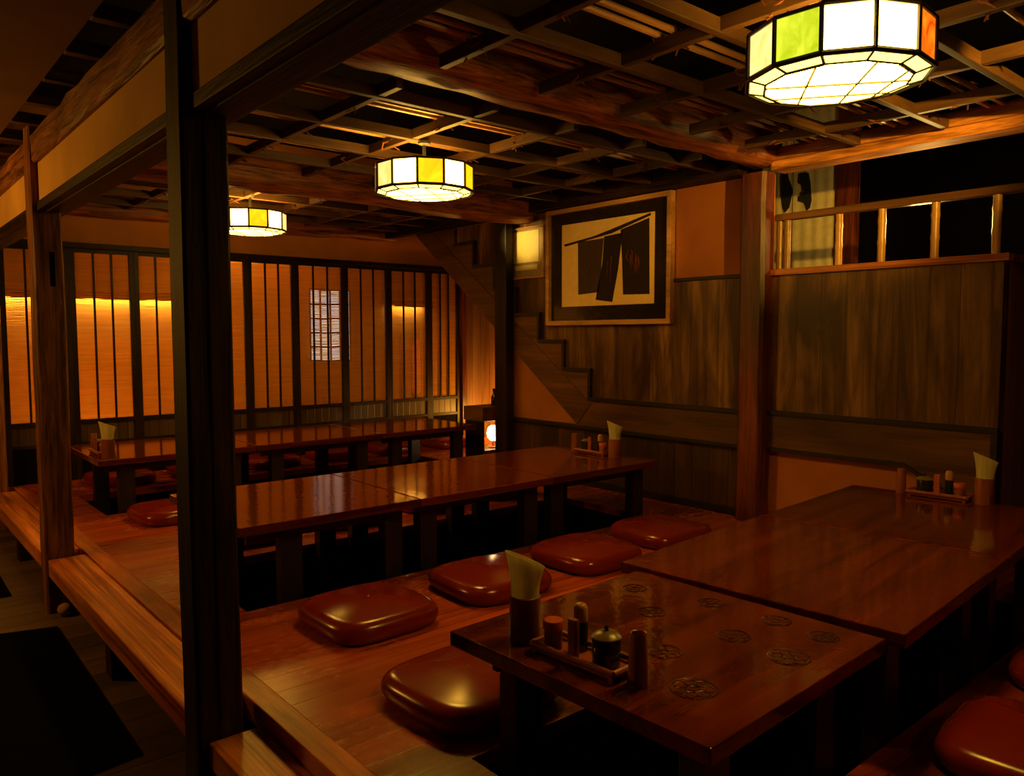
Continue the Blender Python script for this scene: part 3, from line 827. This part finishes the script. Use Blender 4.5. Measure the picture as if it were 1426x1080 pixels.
CU = [
 (1.42, 2.49, .02, 'oxblood floor cushion with worn boards beside it, nearest the thick dark post'),
 (2.0, 2.50, -.03, 'oxblood floor cushion directly behind the napkin cup of the nearest table'),
 (2.58, 2.51, .03, 'oxblood floor cushion third from the thick dark post in the row before the middle tables'),
 (3.16, 2.54, -.02, 'oxblood floor cushion nearest the stair wall in the row before the middle tables'),
 (1.335, 1.765, .05, 'oxblood floor cushion tucked under the left end of the carved table'),
 (2.16, .56, .08, 'oxblood floor cushion in the dark on the near side of the plain table'),
 (2.78, .58, -.04, 'oxblood floor cushion at the right edge of the near row, deep in shadow'),
 (1.52, 3.96, .04, 'oxblood floor cushion seen under the middle table nearest the aisle'),
 (2.10, 3.96, 0, 'oxblood floor cushion on the far side of the middle row, second from the aisle'),
 (2.68, 3.98, .03, 'oxblood floor cushion on the far side of the middle row, third from the aisle'),
 (3.24, 3.98, -.03, 'oxblood floor cushion on the far side of the middle row, nearest the stair wall'),
 (1.40, 4.68, .05, 'oxblood floor cushion before the back row, peeping out left of the thick dark post'),
 (2.45, 4.70, 0, 'oxblood floor cushion before the back row, in line with the middle back table'),
 (1.46, 6.07, .02, 'oxblood floor cushion below the second reed screen, behind the back row'),
 (2.02, 6.07, -.02, 'oxblood floor cushion below the third reed screen, behind the back row'),
 (2.58, 6.08, .03, 'oxblood floor cushion below the fifth reed screen, behind the back row'),
 (3.16, 6.08, 0, 'oxblood floor cushion below the lattice window glow, behind the back row'),
 (3.72, 6.08, .02, 'oxblood floor cushion below the seventh reed screen, behind the back row'),
 (4.32, 6.06, -.04, 'oxblood floor cushion shining below the rightmost reed screens'),
]
cu0 = cushion()
for i, (x, y, r, lab) in enumerate(CU):
    if i == 0:
        cu0.location = (x, y, ZP); cu0.rotation_euler = (0, 0, r); cu0['label'] = lab; cu0['group'] = 'oxblood floor cushions'
    else: dup(cu0, (x, y, ZP), r, lab, 'oxblood floor cushions')

# ------------------------------------------------------------------ condiment sets (prototypes at the origin)
def napkin_cup():
    t = thing('napkin_cup', 'x', 'cup')
    MB().lathe([(0, 0), (.036, 0), (.037, .003), (.037, .108), (.035, .110), (.033, .108), (.033, .006), (0, .006)], 28).build('cup_body', M['cup'], t, smooth=True)
    return t
def napkins():
    t = thing('paper_napkins', 'x', 'napkins')
    def sheet(a0, a1, r0, r1, z0, ztop, name):
        m = MB(); na, nz = 18, 8
        F_, B_ = [], []
        for i in range(na+1):
            u = i/na; a = a0+(a1-a0)*u
            rf, rb = [], []
            for k in range(nz+1):
                v = k/nz; z = z0+(ztop(u)-z0)*v
                r = r0+(r1-r0)*v**1.6
                rf.append(m.bm.verts.new((r*math.cos(a), r*math.sin(a), z))); rb.append(m.bm.verts.new(((r-.0018)*math.cos(a), (r-.0018)*math.sin(a), z)))
            F_.append(rf); B_.append(rb)
        for i in range(na):
            for k in range(nz):
                m.bm.faces.new((F_[i][k], F_[i+1][k], F_[i+1][k+1], F_[i][k+1])); m.bm.faces.new((B_[i][k], B_[i][k+1], B_[i+1][k+1], B_[i+1][k]))
            m.bm.faces.new((F_[i][nz], F_[i+1][nz], B_[i+1][nz], B_[i][nz])); m.bm.faces.new((F_[i][0], B_[i][0], B_[i+1][0], F_[i+1][0]))
        for k in range(nz):
            m.bm.faces.new((F_[0][k], F_[0][k+1], B_[0][k+1], B_[0][k])); m.bm.faces.new((F_[na][k], B_[na][k], B_[na][k+1], F_[na][k+1]))
        m.build(name, M['paper'], t, smooth=True)
    # one wide fold flaring into a flat slanting mouth, and a folded square tucked inside it
    def cone(a_top, b_top, z1, slope, name, r0=.031, n=36, nz=10, sq=1.0):
        m = MB(); O, I = [], []
        for k in range(nz+1):
            v = k/nz; ro, ri = [], []
            A = r0+(a_top-r0)*v**4; Bv = r0+(b_top-r0)*v**1.2
            for i in range(n):
                th = 2*PI*i/n
                x, y = A*math.cos(th), Bv*math.sin(th)
                zt = z1 - slope*x
                z = .012+(zt-.012)*v
                ro.append(m.bm.verts.new((x, y, z))); ri.append(m.bm.verts.new((x*.95, y*.93, z)))
            O.append(ro); I.append(ri)
        for k in range(nz):
            for i in range(n):
                q = (i+1) % n
                m.bm.faces.new((O[k][i], O[k][q], O[k+1][q], O[k+1][i])); m.bm.faces.new((I[k][i], I[k+1][i], I[k+1][q], I[k][q]))
        for i in range(n):
            q = (i+1) % n
            m.bm.faces.new((O[nz][i], O[nz][q], I[nz][q], I[nz][i])); m.bm.faces.new((O[0][i], I[0][i], I[0][q], O[0][q]))
        m.build(name, M['paper'], t, smooth=True)
    cone(.047, .017, .196, .42, 'napkin_fold')
    sheet(PI*.15, PI*.75, .026, .022, .01, lambda u: .16+.035*u, 'napkin_fold')
    return t
def tray():
    t = thing('condiment_tray', 'x', 'tray')   # long axis Y, front side at -X
    MB().box(-.045, .045, -.115, .115, .004, .010, .002).build('tray_base', M['tray'], t)
    m = MB()
    m.tube([(-.047, -.118, .020), (-.047, .118, .020)], .0075, 8); m.tube([(.047, -.118, .020), (.047, .118, .020)], .0075, 8)
    m.tube([(-.047, -.118, .020), (.047, -.118, .020)], .0075, 8); m.tube([(-.047, .118, .020), (.047, .118, .020)], .0075, 8)
    m.build('tray_rim', M['tray'], t, smooth=True)
    m = MB()
    for x in (-.042, .042):
        for y in (-.11, .11): m.box(x-.006, x+.006, y-.006, y+.006, 0, .006)
    m.build('tray_foot', M['tray'], t)
    MB().box(-.044, -.030, -.012, .012, .010, .105, .004).build('handle_post', M['tray'], t)
    return t
def spice_jar():
    t = thing('spice_jar', 'x', 'jar')
    MB().lathe([(0, 0), (.021, 0), (.021, .042), (.0215, .045), (0, .045)], 20).build('jar_body', M['cup'], t, smooth=True)
    MB().lathe([(.0215, .0445), (.024, .046), (.024, .062), (.022, .065), (0, .0655)], 20).build('cap', M['redcap'], t, smooth=True)
    return t
def shaker():
    t = thing('pepper_shaker', 'x', 'shaker')
    MB().lathe([(0, 0), (.017, 0), (.017, .06), (.015, .066), (.015, .068), (0, .068)], 18).build('shaker_body', M['jar'], t, smooth=True)
    MB().lathe([(.0155, .067), (.016, .070), (.016, .095), (.012, .105), (.006, .108), (0, .108)], 18).build('shaker_top', M['tan'], t, smooth=True)
    return t
def pot():
    t = thing('seasoning_pot', 'x', 'pot')
    MB().lathe([(0, 0), (.028, 0), (.031, .006), (.032, .055), (.029, .062), (0, .062)], 26).build('pot_body', M['jar'], t, smooth=True)
    l = MB().lathe([(.0325, .0615), (.0325, .064), (.024, .071), (.010, .075), (0, .0755)], 26).build('pot_lid', M['lid'], t, smooth=True)
    MB().lathe([(0, .075), (.005, .0755), (.004, .079), (.0065, .083), (.004, .087), (0, .0875)], 14).build('knob', M['jar'], l, smooth=True)
    return t
def picks():
    t = thing('toothpick_holder', 'x', 'holder')
    MB().lathe([(0, 0), (.021, 0), (.022, .004), (.018, .105), (.0165, .110), (.0145, .109), (.014, .06), (0, .06)], 22).build('holder_body', M['cup'], t, smooth=True)
    return t
proto = dict(cup=napkin_cup(), nap=napkins(), tray=tray(), jar=spice_jar(), shk=shaker(), pot=pot(), pick=picks())
used = {}
def put(key, base, ang, flip, dx, dy, z, label, group, spin=0):
    """dx: away from the front of the tray, dy: along the tray (from the napkin cup end)"""
    if flip: dy = -dy
    c, s = math.cos(ang), math.sin(ang)
    loc = (base[0]+dx*c-dy*s, base[1]+dx*s+dy*c, z)
    p = proto[key]
    if key not in used:
        used[key] = p; p.location = loc; p.rotation_euler = (0, 0, ang+spin); p['label'] = label; p['group'] = group
        return p
    return dup(p, loc, ang+spin, label, group)
def cset(base, ang, flip, z, where, spin=0, cup_x=-.01, full=True):
    put('tray', base, ang, False, 0, 0, z, 'red lacquer condiment tray with a handle post on '+where, 'condiment trays')
    put('cup', base, ang, flip, cup_x, .175, z, 'round wooden cup of napkins on '+where, 'wooden napkin cups')
    put('nap', base, ang, flip, cup_x, .175, z+.0, 'folded cream paper napkins standing in the wooden cup on '+where, 'folded paper napkins', spin)
    put('jar', base, ang, flip, -.012, .082, z+.0102, 'small jar with a red cap in the tray on '+where, 'red capped jars')
    put('shk', base, ang, flip, .022, .030, z+.0102, 'dark pepper shaker with a tan top in the tray on '+where, 'pepper shakers')
    put('pot', base, ang, flip, .0, -.062, z+.0102, 'black seasoning pot with an olive lid in the tray on '+where, 'seasoning pots')
    put('pick', base, ang, flip, -.012, -.155, z, 'tapered wooden toothpick holder beside the tray on '+where, 'toothpick holders')
# nearest set: napkin cup towards +Y
cset((1.215, 1.185), math.radians(4), False, .65, 'the carved table', math.radians(-46), -.01)
cset((3.60, 1.365), math.radians(4), True, .66, 'the half-wall table', math.radians(-75))
cset((3.43, 3.27), math.radians(0), True, .65, 'the middle row table', math.radians(-48))
cset((1.17, 5.25), math.radians(0), True, .65, 'the back row table', math.radians(-13))

# ------------------------------------------------------------------ small cabinet with a lamp, under the stairs
cb = thing('floor_cabinet', 'small dark open cabinet holding a bright lamp at the foot of the stairs', 'cabinet', (4.09, 5.16, ZP))
CX0, CX1, CY0, CY1 = 3.95, 4.30, 5.02, 5.26
for q in (CX0, CX1-.018): bx('side_panel', M['framez'], q, q+.018, CY0, CY1, ZP, .66, parent=cb)
bx('base_board', M['stringer'], CX0+.018, CX1-.018, CY0, CY1, ZP, ZP+.10, parent=cb)
bx('top_box', M['stringer'], CX0-.01, CX1+.01, CY0-.01, CY1+.01, .66, .775, parent=cb, bev=.005)
lm = thing('table_lamp', 'glowing globe lamp standing inside the small dark cabinet', 'lamp', (4.14, 5.12, ZP+.10))
MB().lathe([(0, .42), (.04, .42), (.04, .428), (.014, .435), (.012, .47), (.02, .478), (0, .478)], 18, (4.14, 5.12, 0)).build('lamp_base', M['cup'], lm, smooth=True)
MB().lathe([(0, .478), (.02, .478), (.048, .505), (.055, .545), (.045, .585), (.022, .605), (0, .608)], 22, (4.14, 5.12, 0)).build('globe', M['globe'], lm, smooth=True)
for x, lab in ((4.16, 'tall dark bottle on the small cabinet, left of its shorter neighbour'), (4.235, 'shorter dark bottle on the small cabinet, next to the slim black post')):
    hh = .0 if x < 4.2 else -.025
    b = thing('glass_bottle', lab, 'bottle', (x, 5.13, .775), 'bottles on the small cabinet')
    MB().lathe([(0, .775), (.026, .775), (.027, .785), (.027, .845+hh), (.012, .875+hh), (.011, .90+hh), (0, .90+hh)], 18, (x, 5.13, 0)).build('bottle_body', M['bottle'], b, smooth=True)
    MB().lathe([(.0125, .895+hh), (.0135, .897+hh), (.0135, .917+hh), (0, .918+hh)], 14, (x, 5.13, 0)).build('stopper', M['black'], b, smooth=True)

# ------------------------------------------------------------------ lights
def light(kind, name, loc, energy, color, rad=.1, rot=None, **kw):
    ld = bpy.data.lights.new(name, kind); ld.energy = energy; ld.color = color
    if kind in ('POINT', 'SPOT'): ld.shadow_soft_size = rad
    for k, v in kw.items(): setattr(ld, k, v)
    o = bpy.data.objects.new(name, ld); COL.objects.link(o); o.location = loc
    if rot: o.rotation_euler = rot
    return o
WARM = (1, .44, .05)
light('POINT', 'aisle_lamp', (-.8, 4.65, 1.8), 52, WARM, .12)
light('POINT', 'near_row_lamp', (2.06, -.95, 2.08), 3, WARM, .12)
light('AREA', 'corridor_strip_left', (1.45, 6.985, 1.68), 22, (1, .5, .07), shape='RECTANGLE', size=1.7, size_y=.03)
light('AREA', 'corridor_strip_right', (4.5, 6.985, 1.68), 3.5, (1, .5, .07), shape='RECTANGLE', size=.4, size_y=.03)
light('POINT', 'corridor_lamp_left', (1.4, 6.75, .45), 9, WARM, .1)
light('POINT', 'corridor_lamp', (2.7, 6.75, 2.3), 16, WARM, .1)
light('POINT', 'curtain_fill', (4.3, 1.75, 1.95), 11, (1, .6, .14), .06)  # added fill brightening the curtain behind the railing; no fixture
light('POINT', 'alcove_fill', (4.95, 6.0, .55), 24, (1, .45, .05), .05)  # added light on the alcove planks, apart from the cabinet globe; no fixture
s = light('SPOT', 'picture_spot', (3.30, 4.62, 2.13), 26.0, (1, .62, .14), .02, spot_size=math.radians(36), spot_blend=1.0)
s.rotation_euler = (Vector((3.88, 4.40, 2.06))-s.location).to_track_quat('-Z', 'Y').to_euler()

s = light('SPOT', 'print_fill_spot', (2.6, 3.0, 2.25), 22.0, (1, .5, .07), .03, spot_size=math.radians(52), spot_blend=.8)  # added spot that brightens the large print; no fixture
s.rotation_euler = (Vector((3.88, 3.55, 1.85))-s.location).to_track_quat('-Z', 'Y').to_euler()
s = light('SPOT', 'railing_spot', (2.45, .15, 2.17), 240.0, (1, .5, .05), .02, spot_size=math.radians(36), spot_blend=.8)
s.rotation_euler = (Vector((3.87, 1.95, 2.22))-s.location).to_track_quat('-Z', 'Y').to_euler()
w = bpy.data.worlds.new('world'); SC.world = w; w.use_nodes = True
w.node_tree.nodes['Background'].inputs[0].default_value = (.02, .010, .004, 1)
w.node_tree.nodes['Background'].inputs[1].default_value = .25
SC.view_settings.view_transform = 'Standard'; SC.view_settings.look = 'None'
SC.view_settings.exposure = 0; SC.view_settings.gamma = 1; SC.view_settings.use_curve_mapping = False
SC.cycles.max_bounces = 8; SC.cycles.diffuse_bounces = 4; SC.cycles.sample_clamp_indirect = 4
